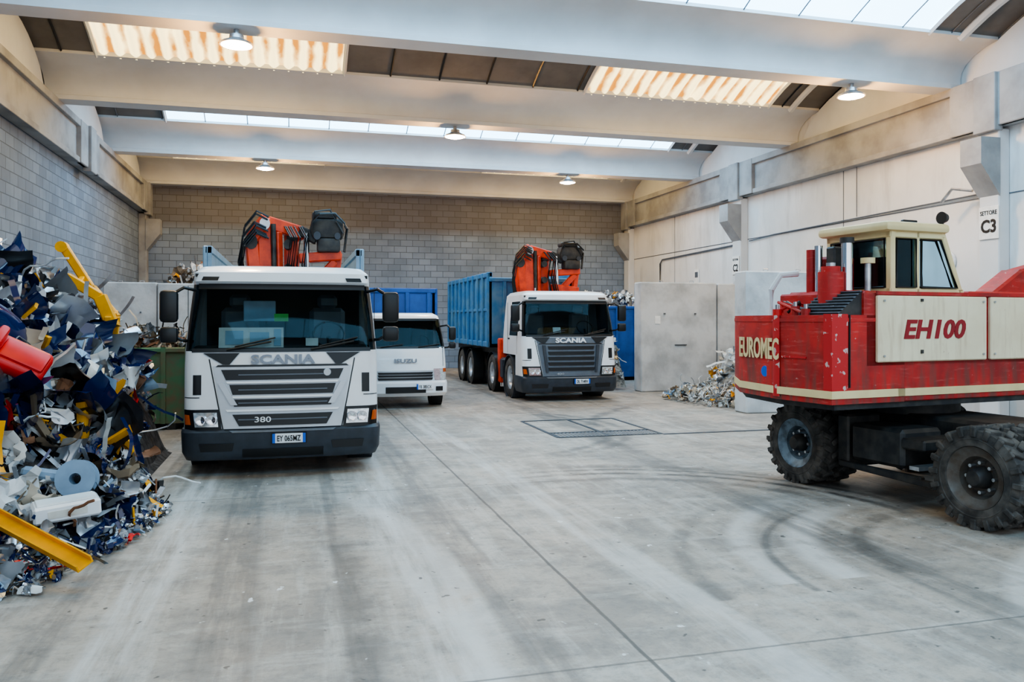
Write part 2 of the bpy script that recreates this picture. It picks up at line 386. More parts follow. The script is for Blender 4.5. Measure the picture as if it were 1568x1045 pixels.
def divider(x0,x1,y,h=3.05,n=2,t=.5):
    b=Ob('concrete_divider_wall'); w=(x1-x0)/n
    for i in range(n):
        b.bb(x0+i*w+.012,x0+(i+1)*w-.012,y-(.04 if i%2 else 0),y+t,0,h-(.02 if i%2 else 0),CONCL,.03)
        for dx in (.3,.7):
            b.bb(x0+i*w+w*dx-.02,x0+i*w+w*dx+.02,y-.055,y+.1,h-.9,h-.86,MGREY)
            b.tube([(x0+i*w+w*dx-.07,y+.2,h-.03),(x0+i*w+w*dx-.05,y+.2,h+.05),(x0+i*w+w*dx+.05,y+.2,h+.05),(x0+i*w+w*dx+.07,y+.2,h-.03)],.012,STEEL)
    return b
b=divider(9.3,14.0,20.8,3.05,2); b.box((9.8,20.79,2.0),(.16,.02,.22),PAPER,0); b.box((10.5,20.78,1.3),(.35,.05,.02),DGREY); b.done()
divider(9.3,11.3,15.4,3.05,1).done()
divider(-5.3,-.9,25.8,3.1,3).done()
b=Ob('sector_sign')
b.box((XR-.30,13.78,4.02),(.02,.50,.68),PAPER,.005)
b.text('SETTORE',.42,.09,(XR-.315,13.78,4.23),(0,-1,0),(0,0,1),BLACK,.003,.01)
b.text('C3',.38,.28,(XR-.315,13.78,3.95),(0,-1,0),(0,0,1),BLACK,.003,.03); b.done()
b=Ob('sector_sign'); b.box((XR-.30,23.8,3.78),(.02,.42,.6),PAPER,.005); b.text('C2',.3,.24,(XR-.315,23.8,3.7),(0,-1,0),(0,0,1),BLACK,.003,.02); b.text('SETTORE',.34,.07,(XR-.315,23.8,3.97),(0,-1,0),(0,0,1),BLACK,.003); b.done()
b=Ob('wall_sign'); b.box((XR-.02,27.0,3.6),(.02,.35,.5),PAPER,.005); b.box((XR-.032,27.0,3.65),(.006,.22,.2),MGREY); b.done()
b=Ob('wall_conduit')
b.tube([(XR-.05,30.0,2.6),(XR-.05,30.0,4.25),(XR-.05,29.8,4.4),(XR-.05,24.2,4.5)],.03,MGREY)
b.tube([(XR-.05,23.4,4.55),(XR-.05,22,4.62),(XR-.05,14.2,4.7)],.02,MGREY)
b.tube([(XR-.30,14.2,4.75),(XR-.45,14.6,4.85),(XR-.45,14.9,4.6)],.035,STEEL)
b.tube([(XR-.06,18.2,6.0),(XR-.06,18.2,4.7)],.012,MGREY)
b.done()
b=Ob('wall_vent'); b.lathe([(.0,0),(.16,0),(.17,-.04),(.24,-.04),(.26,0)],(XR-.02,15.2,3.3),(1,0,0),CONCB,24); b.done()
b=Ob('floor_drain'); 
for (x0,x1,y0,y1) in ((4.35,6.25,13.1,15.4),):
    for a in (x0,(x0+x1)/2,x1): b.bb(a-.03,a+.03,y0,y1,0,.008,DGREY)
    for a in (y0,y0+.55,y1): b.bb(x0,x1,a-.03,a+.03,0,.01,DGREY)
    i=x0+.06
    while i<x1-.03: b.bb(i-.014,i+.014,y0,y0+.55,0,.007,MGREY); i+=.07
b.bb(6.25,13.0,13.0,13.1,0,.006,DGREY)
b.done(smooth=False)
# ------------------------------------------------------------------ vehicles
def wheel(b,c,r,w,out=1,hub=HUB,n=36):
    t=w/2
    b.lathe([(r*.58,-t*.8),(r*.62,-t),(r*.9,-t),(r*.985,-t*.8),(r,-t*.5),(r,t*.5),(r*.985,t*.8),(r*.9,t),(r*.62,t),(r*.58,t*.8)],c,(out,0,0),RUB,n)
    b.lathe([(0,t*.55),(r*.16,t*.55),(r*.18,t*.2),(r*.42,t*.1),(r*.47,t*.7),(r*.585,t*.85),(r*.59,-t*.8),(0,-t*.8)],c,(out,0,0),hub,n)
    for i in range(10):
        a=2*pi*i/10; p=Vector(c)+Vector((out*t*.12,cos(a)*r*.29,sin(a)*r*.29)); b.cyl(p,p+Vector((out*.05,0,0)),r*.035,STEEL,6)
    for g in (-.35,0,.35):
        b.lathe([(r*1.002,g*t*2*.6-.008),(r*1.002,g*t*2*.6+.008)],c,(out,0,0),BLACK,n)
class Cab:
    def __init__(s,b,secs,r=.18,crown=.06,sy=(.62,1.4)):
        s.b=b; s.secs=secs; s.r=r; s.cr=crown; s.sy=sy
    def loop(s,z,f,w,back):
        r=s.r; pts=[]; ya,yb=s.sy
        ya=min(max(ya,f+s.cr+r+.02),back-.04); yb=min(max(yb,ya+.02),back-.02)
        L_=[(-w,back),(-w,yb),(-w,ya)]
        for i in range(5):
            a=pi/2*i/4; L_.append((-w+r-r*cos(a),f+s.cr+r-r*sin(a)))
        for i in range(1,8):
            x=-(w-r)+2*(w-r)*i/8; L_.append((x,f+s.cr*(x/(w-r))**2))
        mir=[(-x,y) for x,y in L_[:8]][::-1]
        return [(x,y,z) for x,y in L_+mir]
    def build(s,body,glass=None,zr=(0,0),side=None,cap=True):
        ls=[s.loop(*q) for q in s.secs]; k=len(ls[0]); vs=[p for l in ls for p in l]; fs=[];ms=[]
        for i in range(len(ls)-1):
            zm=(s.secs[i][0]+s.secs[i+1][0])/2
            for j in range(k):
                fs.append((i*k+j,i*k+(j+1)%k,(i+1)*k+(j+1)%k,(i+1)*k+j))
                m=body
                if glass and zr[0]<zm<zr[1]:
                    if 5<=j<=16: m=glass
                    elif j in (1,20) : m=glass
                    elif j in (4,17): m=BLACK
                ms.append(m)
        fs.append(tuple(range(k))); ms.append(body)
        fs.append(tuple(range((len(ls)-1)*k,len(ls)*k))); ms.append(body)
        s.b.raw(vs,fs,ms)
    def fy(s,x,z):
        S=s.secs; i=0
        while i<len(S)-2 and z>S[i+1][0]: i+=1
        t=(z-S[i][0])/(S[i+1][0]-S[i][0]); t=max(0,min(1,t))
        f=S[i][1]*(1-t)+S[i+1][1]*t; w=S[i][2]*(1-t)+S[i+1][2]*t; r=s.r; a=abs(x)
        if a<=w-r: return f+s.cr*(a/(w-r))**2
        d=min(a-(w-r),r*.98); return f+s.cr+r-sqrt(r*r-d*d)
    def patch(s,xb,xt,z0,z1,off,m,th=.04,n=8,nz=2):
        vs=[];
        for lay in (0,1):
            for j in range(nz+1):
                t=j/nz; z=z0+(z1-z0)*t; xa=xb[0]*(1-t)+xt[0]*t; xc=xb[1]*(1-t)+xt[1]*t
                for i in range(n+1):
                    x=xa+(xc-xa)*i/n; vs.append((x,s.fy(x,z)-off+lay*th,z))
        k=n+1; q=k*(nz+1); fs=[]
        for j in range(nz):
            for i in range(n):
                a=j*k+i; fs.append((a,a+1,a+k+1,a+k)); fs.append((q+a,q+a+k,q+a+k+1,q+a+1))
        ring=[i for i in range(k)]+[j*k+n for j in range(1,nz+1)]+[nz*k+i for i in range(n-1,-1,-1)]+[j*k for j in range(nz-1,0,-1)]
        for i in range(len(ring)): a=ring[i]; c=ring[(i+1)%len(ring)]; fs.append((a,q+a,q+c,c))
        s.b.raw(vs,fs,m)
    def sym(s,xb,xt,z0,z1,off,m,**k):
        s.patch(xb,xt,z0,z1,off,m,**k); s.patch((-xb[1],-xb[0]),(-xt[1],-xt[0]),z0,z1,off,m,**k)
def mirrors(b,w,z0,z1,y=.18,sc=1):
    for sd in (-1,1):
        x=sd*(w+.22*sc)
        b.box((x,y,(z1+z0)/2+.12*sc),(.22*sc,.13,(z1-z0)*.62),BLACK,.05,seg=2)
        b.box((x,y,z0+.09*sc),(.21*sc,.13,.20*sc),BLACK,.04,seg=2)
        b.tube([(sd*(w-.08),y+.2,z1+.0),(sd*(w+.05),y+.05,z1+.03),(x,y,z1-.08)],.022,BLACK)
        b.tube([(sd*(w-.04),y+.2,z0+.0),(sd*(w+.08),y+.05,z0+.02),(x,y,z0+.1)],.022,BLACK)
        b.box((x,y+.068,(z1+z0)/2+.12*sc),(.17*sc,.005,(z1-z0)*.5),CHROME)
def crane(b,y,zb,col=CRANE,sx_=1.0,sz=1.0):
    T0=b.T; b.T=T0@Matrix.Translation((0,y,zb))@Matrix.Diagonal((1,1,sz,1))
    b.box((0,0,.25),(2.2,.5,.35),col,.04)
    for sx in (-1,1): b.box((sx*1.05,0,-.1),(.22,.28,1.1),col,.03); b.cyl((sx*1.05,0,-.5),(sx*1.05,0,-.75),.06,CHROME,10)
    b.cyl((.06,0,.4),(.06,0,1.1),.22,col,20)
    b.T=T0@Matrix.Translation((.06,y,zb))@Matrix.Diagonal((sx_,1,sz,1))
    b.box((.05,.05,1.8),(.30,.36,1.6),col,.05)
    b.box((.05,-.15,2.5),(.2,.12,.25),XBLK,.03)
    b.beam((-.72,-.3,2.3),(-.60,-.28,1.2),.26,.26,col,.03)
    b.beam((-.48,-.3,2.72),(-.42,-.30,1.1),.2,.28,col,.03)
    b.beam((-.74,-.32,2.35),(-.42,-.32,2.72),.24,.24,col,.03)
    b.beam((-.42,-.2,2.66),(.30,-.1,2.50),.24,.22,col,.02)
    b.beam((-.22,-.34,2.5),(-.18,-.30,1.1),.16,.14,col,.02)
    b.cyl((-.30,-.42,2.62),(-.28,-.4,1.6),.05,XBLK,12); b.cyl((-.30,-.42,1.7),(-.28,-.4,1.1),.035,CHROME,12)
    b.cyl((-.72,-.46,2.32),(-.72,-.16,2.32),.12,XBLK,16); b.cyl((-.46,-.48,2.62),(-.46,-.12,2.62),.10,STEEL,16)
    for q in ((-.02,2.3),(-.02,1.9)): b.cyl((q[0],-.4,q[1]),(q[0],-.1,q[1]),.08,XBLK,14)
    b.beam((1.0,-.12,2.2),(.86,-.12,1.2),.14,.14,col,.02); b.beam((.20,-.2,2.08),(1.04,-.2,2.14),.24,.16,col,.02)
    b.beam((.22,-.25,1.70),(.98,-.25,1.62),.26,.22,col,.02); b.beam((.25,-.2,1.45),(.92,-.2,2.05),.16,.14,col,.02)
    b.cyl((.34,-.3,2.5),(.36,-.3,1.5),.055,CHROME,12); b.beam((.2,-.22,2.55),(.55,-.22,2.4),.14,.18,XBLK,.02)
    b.box((.76,-.2,2.58),(.66,.44,.36),XBLK,.10,seg=2); b.box((.70,-.22,2.80),(.50,.36,.12),XBLK,.05,seg=2); b.box((.78,-.25,2.30),(.46,.36,.24),XBLK,.05,seg=2)
    b.cyl((.55,-.44,2.45),(.55,.02,2.45),.07,DGREY,12); b.cyl((.95,-.44,2.45),(.95,.02,2.45),.06,DGREY,12)
    b.tube([(1.04,-.2,2.76),(1.16,-.2,2.6),(1.10,-.25,2.2)],.03,XBLK)
    b.tube([(.44,-.42,2.66),(.60,-.48,2.80),(.9,-.46,2.82),(1.1,-.42,2.66)],.02,BLACK)
    b.tube([(.40,-.42,2.5),(.50,-.48,2.84),(.8,-.46,2.88),(1.06,-.42,2.5)],.018,BLACK)
    for i in range(9):
        dx=U(-.04,.04); z1=U(2.35,2.75)
        b.tube([(-.40+dx,-.48,z1),(-.62+dx,-.54,z1+.08),(-.84+dx,-.50,z1-.15),(-.92+dx,-.46,z1-.55),(-.84+dx,-.40,z1-1.0),(-.62+dx,-.34,z1-1.35)],.017,BLACK,5)
    for i in range(7):
        x=U(-.1,.25); b.tube([(x,-.3,2.6),(x+.12,-.5,2.4),(x+.05,-.5,1.95),(x+.2,-.4,1.5)],.016,BLACK,5)
    b.T=T0
def tipper(b,y0,y1,w,z0,z1,m,front=None,rib=.62,t=.06):
    b.bb(-w,w,y0,y1,z0,z0+.1,m)
    for sx in (-1,1):
        b.bb(sx*w,sx*(w-t),y0,y1,z0,z1,m)
        b.bb(sx*(w+.05),sx*(w-.08),y0,y1,z1-.14,z1,m,.02)
        b.bb(sx*(w+.05),sx*(w-.06),y0,y1,z0,z0+.16,m,.02)
        b.bb(sx*(w+.03),sx*(w-.0),y0,y1,(z0+z1)/2-.04,(z0+z1)/2+.04,m,.01)
        n=max(2,int((y1-y0)/rib))
        for i in range(n+1):
            y=y0+.05+(y1-y0-.1)*i/n; b.bb(sx*(w+.075),sx*w,y-.05,y+.05,z0,z1,m,.015)
    zf=front or z1
    b.bb(-w,w,y0,y0+t,z0,zf,m); b.bb(-w,w,y1-t,y1,z0,z1,m)
    for x in (-.8,-.27,.27,.8): b.bb(x-.05,x+.05,y0-.05,y0,z0,zf,m,.01)
    b.bb(-w-.02,w+.02,y0-.06,y0+.06,zf-.12,zf,m,.02)
def lorry(name,loc,facia,lower,plate,axles,body,bfront,newer,bodymat,cr):
    b=Ob(name)
    S=[(.60,.00,1.22,.78),(.85,.02,1.22,.78),(1.12,.04,1.22,.78)]
    S2=[(1.12,.04,1.22,2.0),(1.4,.07,1.22,2.0),(1.60,.10,1.215,2.0),(1.95,.19,1.19,2.0),(2.46,.34,1.14,2.0),(2.50,.27,1.135,2.0),(2.62,.30,1.12,2.0),(2.70,.44,1.04,1.95),(2.735,.8,.9,1.85)]
    Cab(b,S).build(WHITE); c=Cab(b,S2); c.build(WHITE,GLASS,(1.62,2.45))
    c=Cab(b,S[:2]+S2)
    bp=Cab(b,[(.22,.03,1.20,.8),(.32,-.03,1.24,.8),(.58,-.04,1.25,.8),(.62,-.0,1.24,.8)]); bp.build(lower)
    b.bb(-1.1,1.1,1.85,1.95,1.15,2.6,DINT); b.bb(-1.1,1.1,.40,1.9,2.56,2.6,DINT)
    b.bb(-1.15,1.15,.34,.72,1.25,1.66,DINT,.05); b.bb(-1.12,1.12,.3,1.9,1.16,1.2,DINT)
    b.bb(-1.1,1.1,.24,.36,1.2,1.63,DINT)
    for x in (-.6,.6):
        b.box((x,1.25,1.75),(.5,.16,.85),MGREY,.06); b.box((x,1.23,2.26),(.28,.12,.2),MGREY,.05); b.box((x,1.1,1.42),(.5,.5,.16),DINT,.05)
    b.lathe([(.21,-.015),(.225,0),(.21,.015),(.195,0),(.21,-.015)],(.6,.72,1.80),(0,-.8,.6),BLACK,24)
    b.cyl((.6,.74,1.76),(.6,.6,1.55),.03,BLACK,8)
    if newer:
        # papers and hi-vis folder leaning against the inside of the screen
        py=lambda z: c.fy(-.4,z)+.035
        def pane(x0,x1,z0,z1,m,o=0):
            b.raw([(x0,py(z0)+o,z0),(x1,py(z0)+o,z0),(x1,py(z1)+o,z1),(x0,py(z1)+o,z1)],[(0,1,2,3)],m)
        pane(-.80,.0,1.64,1.90,PAPER,.012); pane(-.72,-.50,1.68,1.86,NOTE); pane(-.42,-.18,1.70,1.84,NOTE); pane(-.12,-.03,1.66,1.88,NOTE)
        pane(.28,.44,1.66,1.76,PAPER); pane(-.12,.06,1.98,2.08,GRSTK,.06)
        b.box((-.32,.8,2.12),(.42,.02,.28),NOTE,.02)
    else: b.box((-.3,.27,1.74),(.2,.02,.15),PAPER,.0,rot=(-22,0,0))
    c.patch((-1.12,1.12),(-1.12,1.12),1.585,1.635,.012,BLACK,n=12); c.patch((-1.06,1.06),(-1.06,1.06),2.40,2.47,.012,BLACK,n=12)
    c.sym((.82,1.02),(.80,1.0),2.51,2.56,.012,BLACK,n=3)
    for x in (-.7,.35): 
        b.tube([(x,c.fy(x,1.62)-.04,1.62),(x+.25,c.fy(x+.25,1.66)-.04,1.66),(x+.55,c.fy(x+.55,1.72)-.04,1.72)],.014,BLACK); b.tube([(x+.1,c.fy(x,1.66)-.03,1.655),(x+.6,c.fy(x+.6,1.76)-.03,1.77)],.011,BLACK)
    c.patch((-.72,.72),(-.86,.86),.62,1.41,.025,facia,nz=4)
    c.patch((-.83,.83),(-.80,.80),1.40,1.425,.03,BLACK,n=10)
    if newer:
        c.patch((-.70,.70),(-.76,.76),1.235,1.365,.045,BLACK); c.patch((-.62,.62),(-.66,.66),1.05,1.175,.045,BLACK); c.patch((-.60,.60),(-.62,.62),.90,.99,.045,BLACK)
        c.patch((-.54,.54),(-.62,.62),.655,.80,.045,BLACK)
        for z in (1.30,1.11,.945,.735): c.patch((-.55,.55),(-.55,.55),z-.007,z+.007,.055,MGREY)
        for z in (1.205,1.02,.85): c.patch((-.68,.68),(-.7,.7),z-.012,z+.012,.055,WHITE)
        c.sym((.56,.64),(.72,.80),.92,1.20,.06,facia,n=2)
        b.text('380',.2,.07,(-.25,c.fy(-.2,.735)-.062,.735),(1,0,0),(0,0,1),WHITE,.004,.01)
        b.lathe([(0,0),(.045,0),(.05,.01)],(.55,c.fy(.55,1.32)-.06,1.32),(0,1,0),SILV,16)
    else:
        for i in range(5):
            z=1.33-i*.13; c.patch((-.58,.58),(-.60,.60),z-.05,z+.025,.05,BLACK)
        c.sym((.60,.66),(.66,.74),.72,1.38,.06,DGREY,n=2)
        b.text('400',.18,.05,(-.3,c.fy(-.2,.68)-.04,.68),(1,0,0),(0,0,1),SILV)
        c.patch((-.86,.86),(-.90,.90),1.42,1.57,.015,facia)
    b.text('SCANIA',.80,.12,(0,c.fy(.2,1.49)-.028,1.495),(1,0,0),(0,0,1),BADGE if newer else WHITE,.012,.035)
    c.sym((.66,.74),(.54,.98),1.43,1.575,.02 if newer else .03,BLACK,n=4)
    c.sym((.73,.745),(.90,.915),.62,1.5,.006,BLACK,n=1,nz=4)
    c.sym((1.00,1.10),(1.0,1.10),1.05,1.30,.006,BLACK,n=4,nz=3)
    c.sym((1.02,1.205),(1.02,1.205),1.01,1.02,.006,BLACK,n=4)
    c.sym((.75,1.2),(.78,1.21),.60,.865,.015,BLACK,n=6); c.sym((.79,1.07),(.81,1.09),.65,.83,.034,LENS,n=6); c.sym((1.12,1.19),(1.14,1.2),.68,.80,.034,ORANGE,n=3)
    for sx in (-1,1):
        for xx in (.87,1.0): b.lathe([(0,.0),(.05,-.01),(.065,-.03)],(sx*xx,c.fy(xx,.74)-.055,.74),(0,1,0),CHROME,14)
    bp.sym((.62,1.0),(.60,1.02),.34,.44,.01,BLACK,n=4); bp.patch((-.5,.5),(-.5,.5),.25,.36,.008,BLACK)
    bp.patch((-.62,.62),(-.66,.66),.575,.60,.02,MGREY)
    px=.07 if newer else .25
    bp.patch((px-.22,px+.22),(px-.22,px+.22),.42,.56,.02,BLACK); bp.patch((px-.205,px+.205),(px-.205,px+.205),.43,.55,.035,PLATE); bp.patch((px-.205,px-.17),(px-.205,px-.17),.43,.55,.04,PBLUE,n=1); bp.patch((px+.17,px+.205),(px+.17,px+.205),.43,.55,.04,PBLUE,n=1)
    b.text(plate,.29,.075,(px,bp.fy(px,.5)-.045,.49),(1,0,0),(0,0,1),BLACK,.003,.01)
    mirrors(b,1.17,1.72,2.38)
    for sx in (-1,1):
        for y in (.66,1.55): b.bb(sx*1.222,sx*1.214,y-.006,y+.006,1.15,2.45,BLACK)
        b.bb(sx*1.235,sx*1.2,1.36,1.5,1.5,1.54,BLACK,.01)
        b.lathe([(.56,-.17),(.58,-.17),(.58,.17),(.56,.17)],(sx*1.06,1.42,.52),(1,0,0),DGREY,28)
        b.bb(sx*1.2,sx*.75,.68,.9,.35,1.12,lower,.03)
        b.bb(sx*1.2,sx*.8,.62,.86,.38,.42,STEEL)
    yend=body[1]
    for sx in (-1,1): b.bb(sx*.38,sx*.46,.5,yend-.2,.75,1.02,XBLK)
    b.bb(-1.15,-.5,2.3,3.3,.4,.98,DGREY,.06); b.bb(.5,1.15,2.3,3.0,.4,.98,STEEL,.1)
    b.bb(-.9,.9,2.05,2.2,1.0,2.3,BLACK,.05)
    b.cyl((.9,2.25,1.0),(.9,2.25,2.62),.07,STEEL,12)
    for i,(ya,dual) in enumerate(axles):
        b.cyl((-1,ya,.52),(1,ya,.52),.08,XBLK,10)
        for sx in (-1,1):
            wheel(b,(sx*1.06,ya,.52),.52,.30,sx,SILV if (not newer or i<1) else HUB)
            if dual: wheel(b,(sx*.72,ya,.52),.52,.28,sx)
            if ya>2: b.lathe([(.56,-.16),(.575,-.16),(.575,.16),(.56,.16)],(sx*1.06,ya,.54),(1,0,0),BLACK,28)
    crane(b,2.75,1.0,CRANE,*cr)
    tipper(b,body[0],body[1],1.23,1.22,body[2],bodymat,bfront)
    b.bb(-.9,.9,body[0],body[1],1.02,1.22,XBLK)
    return b.done(loc)
TARP=mat('body_pale_blue',(.24,.36,.45),.5,0,.2,3)
lorry('crane_lorry',(-.11,10.85,0),SILV,DGREY,'EY 065MZ',[(1.42,0),(5.0,1),(6.35,1)],(3.35,8.4,3.22),2.7,True,TARP,(.78,.95))
lorry('crane_lorry',(6.62,18.9,0),MGREY,DGREY,'DL 714FX',[(1.42,0),(3.35,0),(6.2,1),(7.55,1)],(3.5,9.6,3.35),3.2,False,BLUE,(1.0,1.10))
def small_lorry():
    b=Ob('light_tipper_lorry')
    S=[(.62,.0,.95,1.5),(1.0,.03,.95,1.5),(1.30,.09,.94,1.5),(1.38,.12,.935,1.5),(1.7,.24,.9,1.5),(2.02,.38,.86,1.5),(2.10,.46,.83,1.48),(2.16,.65,.74,1.42)]
    c=Cab(b,S,r=.16,crown=.07,sy=(.6,1.25)); c.build(WHITE,GLASS,(1.39,2.01))
    bp=Cab(b,[(.28,.02,.93,.5),(.36,-.05,.97,.5),(.58,-.06,.97,.5),(.63,-.02,.96,.5)],r=.16,crown=.07); bp.build(WHITE)
    b.bb(-.85,.85,1.38,1.45,1.0,2.05,DINT); b.bb(-.88,.88,.32,.55,1.15,1.42,DINT,.04)
    for x in (-.45,.45): b.box((x,1.15,1.5),(.42,.14,.7),DINT,.05)
    b.lathe([(.17,-.015),(.185,0),(.17,.015),(.155,0),(.17,-.015)],(.45,.62,1.5),(0,-.8,.6),BLACK,20)
    c.patch((-.88,.88),(-.88,.88),1.355,1.40,.012,BLACK); c.patch((-.78,.78),(-.78,.78),1.98,2.03,.012,BLACK)
    for x in (-.55,.3): b.tube([(x,c.fy(x,1.38)-.03,1.385),(x+.5,c.fy(x+.5,1.44)-.03,1.45)],.012,BLACK)
    b.text('ISUZU',.50,.095,(0,c.fy(0,1.08)-.03,1.08),(1,0,0),(0,0,1),BADGE,.01,.03)
    c.patch((-.60,.60),(-.68,.68),.64,.86,.02,SILV,nz=1) 
    for z in (.675,.74,.80): c.patch((-.60,.60),(-.62,.62),z-.024,z+.024,.035,BLACK)
    c.sym((.66,.93),(.64,.93),.64,.90,.02,LENS,n=5); c.sym((.86,.935),(.86,.935),.82,.90,.03,ORANGE,n=3)
    bp.patch((-.45,.45),(-.45,.45),.36,.5,.012,BLACK); bp.sym((.68,.84),(.68,.84),.40,.5,.015,BLACK,n=3)
    bp.patch((.24,.62),(.24,.62),.44,.56,.03,PLATE); bp.patch((.24,.27),(.24,.27),.44,.56,.035,PBLUE,n=1)
    b.text('FB 385CX',.28,.07,(.43,bp.fy(.43,.5)-.04,.50),(1,0,0),(0,0,1),BLACK,.003)
    c.sym((.86,.87),(.86,.87),.95,1.35,.005,BLACK,n=1)
    mirrors(b,.93,1.35,1.85,.2,.75)
    for sx in (-1,1): 
        b.bb(sx*.36,sx*.43,.4,5.2,.55,.75,XBLK)
        b.lathe([(.40,-.12),(.42,-.12),(.42,.12),(.40,.12)],(sx*.82,.95,.38),(1,0,0),BLACK,24)
    for ya in (.95,3.9):
        b.cyl((-.8,ya,.38),(.8,ya,.38),.06,XBLK)
        for sx in (-1,1): wheel(b,(sx*.80,ya,.38),.38,.22,sx,SILV,28)
    b.bb(-.6,.6,1.7,5.3,.75,.95,XBLK)
    tipper(b,1.75,5.4,.95,.95,2.78,BLUE2,2.78,.5)
    return b.done((2.45,18.2,0))
small_lorry()
# ------------------------------------------------------------------ excavator
def excavator():
    b=Ob('wheeled_excavator')
    WY=(-.93,1.49)
    def bigwheel(cx,cy,out,hub):
        r=.49; w=.27; t=w/2; c=Vector((cx,cy,r))
        b.lathe([(r*.60,-t*.85),(r*.63,-t),(r*.85,-t*1.02),(r*.94,-t*.9),(r*.95,0),(r*.94,t*.9),(r*.85,t*1.02),(r*.63,t),(r*.60,t*.85)],c,(out,0,0),RUB,40)
        b.lathe([(r*.74,t*1.0),(r*.76,t*1.05),(r*.78,t*1.0)],c,(out,0,0),RUB,40)
        for i in range(20):
            a=2*pi*i/20
            for sd in (-1,1):
                aa=a+(pi/20 if sd>0 else 0)
                T=b.T; b.T=T@Matrix.Translation(c)@Matrix.Rotation(aa,4,'X')
                b.box((sd*t*.5,0,r*.968),(t*1.05,.062,.046),RUB,.008,rot=(0,0,sd*28))
                b.box((sd*t*1.0,0,r*.90),(.035,.055,.10),RUB,.008)
                b.T=T
        b.lathe([(0,t*.1),(r*.20,t*.1),(r*.22,-t*.1),(r*.36,-t*.15),(r*.42,t*.5),(r*.56,t*.7),(r*.61,t*.95),(r*.61,-t*.9),(0,-t*.9)],c,(out,0,0),[hub]*8,36)
        b.lathe([(0,t*1.1),(.07,t*1.1),(.09,t*.9),(.11,t*.1)],c,(out,0,0),XBLK,20)
        for i in range(8):
            a=2*pi*i/8; p=c+Vector((-out*t*.1,cos(a)*r*.29,sin(a)*r*.29)); b.cyl(p,p+Vector((out*.07,0,0)),.018,STEEL,6)
    for cy in WY:
        for x,o in ((.98,-1),(1.34,-1),(2.86,1),(3.22,1)): bigwheel(x,cy,o,HUBB if cy>0 else HUB)
        b.cyl((1.1,cy,.49),(3.1,cy,.49),.10,XBLK,12); b.box((2.1,cy,.5),(.5,.4,.36),XBLK,.08)
    b.bb(1.65,2.55,-1.15,1.75,.52,.92,XBLK,.04)
    b.bb(1.0,1.6,.02,.75,.40,.82,XBLK,.04); b.bb(1.0,3.2,-.25,.05,.62,.74,XBLK,.02); b.bb(1.0,1.5,.78,.95,.3,.9,XBLK,.02)
    b.bb(.98,1.62,-.2,-.08,.42,.46,STEEL); b.bb(.98,1.05,-.22,.9,.30,.36,XBLK,.01)
    b.beam((1.0,.9,.34),(1.0,-.35,.30),.05,.07,XBLK); b.box((1.02,.35,.58),(.02,.3,.06),STEEL,.01)
    b.cyl((2.1,.9,.9),(2.1,.9,1.12),.55,XBLK,32)
    pl=[(0,0),(-.06,.75),(.12,1.6),(.55,2.25),(1,2.4),(3.7,2.4),(3.7,0)]
    b.prism([(x+(.06 if x<2 else 0),y*.96+.03) for x,y in pl],'Z',1.07,1.16,XBLK)
    low=[p for p in pl[:5]]+[(1.0,0)]
    def off(pl,d): return [(x-(d if x<.6 else 0),y-(d if y<=0 else 0)) for x,y in pl]
    b.prism(low,'Z',1.13,2.05,XRED)
    b.prism(off(low,.012),'Z',1.19,1.27,XCREAM)
    b.prism(off(low,.008),'Z',1.98,2.02,XRED)
    b.bb(1.0,3.7,.0,2.4,1.13,1.6,XRED,.01); b.bb(.9,3.7,-.012,.05,1.19,1.27,XCREAM)
    b.bb(.45,3.7,.0,1.3,1.5,2.30,XRED,.02)
    b.prism([(-.012,-.012),(-.018,.10),(.02,.10),(.02,.02),(.20,.02),(.20,-.012)],'Z',1.27,2.06,XCHIP)
    b.prism([(-.065,.70),(-.075,.76),(-.055,.82),(-.03,.76)],'Z',1.16,2.05,XCHIP)
    b.bb(.22,.235,-.015,.02,1.3,2.05,BLACK)
    b.prism([(.12,2.05),(.45,2.30),(.5,2.30),(.5,2.0),(.12,2.0)],'Y',.05,.62,XBLK)
    for i in range(8):
        t=i/7; b.beam((.14+.3*t,.05,2.075+.225*t),(.14+.3*t,.62,2.075+.225*t),.03,.012,MGREY,0)
    b.box((1.395,-.02,1.905),(1.62,.05,.70),XDOOR,.012); b.box((2.98,-.02,1.905),(1.42,.05,.70),XDOOR,.012)
    b.text('EH100',.92,.21,(1.40,-.05,1.90),(1,0,0),(0,0,1),XTXT,.004,.03,.2)
    for x in (.66,2.14,2.32): 
        for z in (1.62,2.2): b.cyl((x,-.06,z),(x,-.03,z),.012,STEEL,8)
    b.box((1.2,-.05,1.66),(.03,.02,.04),XBLK); b.box((1.2,-.05,2.21),(.03,.02,.03),XBLK); b.bb(.585,3.7,-.03,-.01,2.262,2.30,XRED)
    d=Vector((.18,.85,0)).normalized(); nn=Vector((-d.y,d.x,0))
    o=Vector((.02,1.14,1.68))+nn*.012
    b.text('EUROMEC',.92,.24,o,-d,(0,0,1),XCREAM,.004,.02)
    b.lathe([(0,-.004),(.06,-.004),(.062,0)],Vector((-.0,1.0,1.42))+nn*.01,(1,0,0),PBLUE,20)
    b.box((-.045,.5,1.6),(.012,.34,.02),XCHIP,0,rot=(0,0,4.6))
    b.cyl((.42,.45,2.05),(.42,.45,2.52),.135,XRED,20); b.cyl((.42,.45,2.52),(.42,.45,2.58),.10,XRED,16); b.cyl((.42,.45,2.58),(.42,.45,2.62),.05,STEEL,12)
    b.cyl((.62,.42,2.25),(.62,.42,2.86),.06,CHROME,16); b.cyl((.62,.42,2.84),(.62,.42,2.90),.075,XBLK,16)
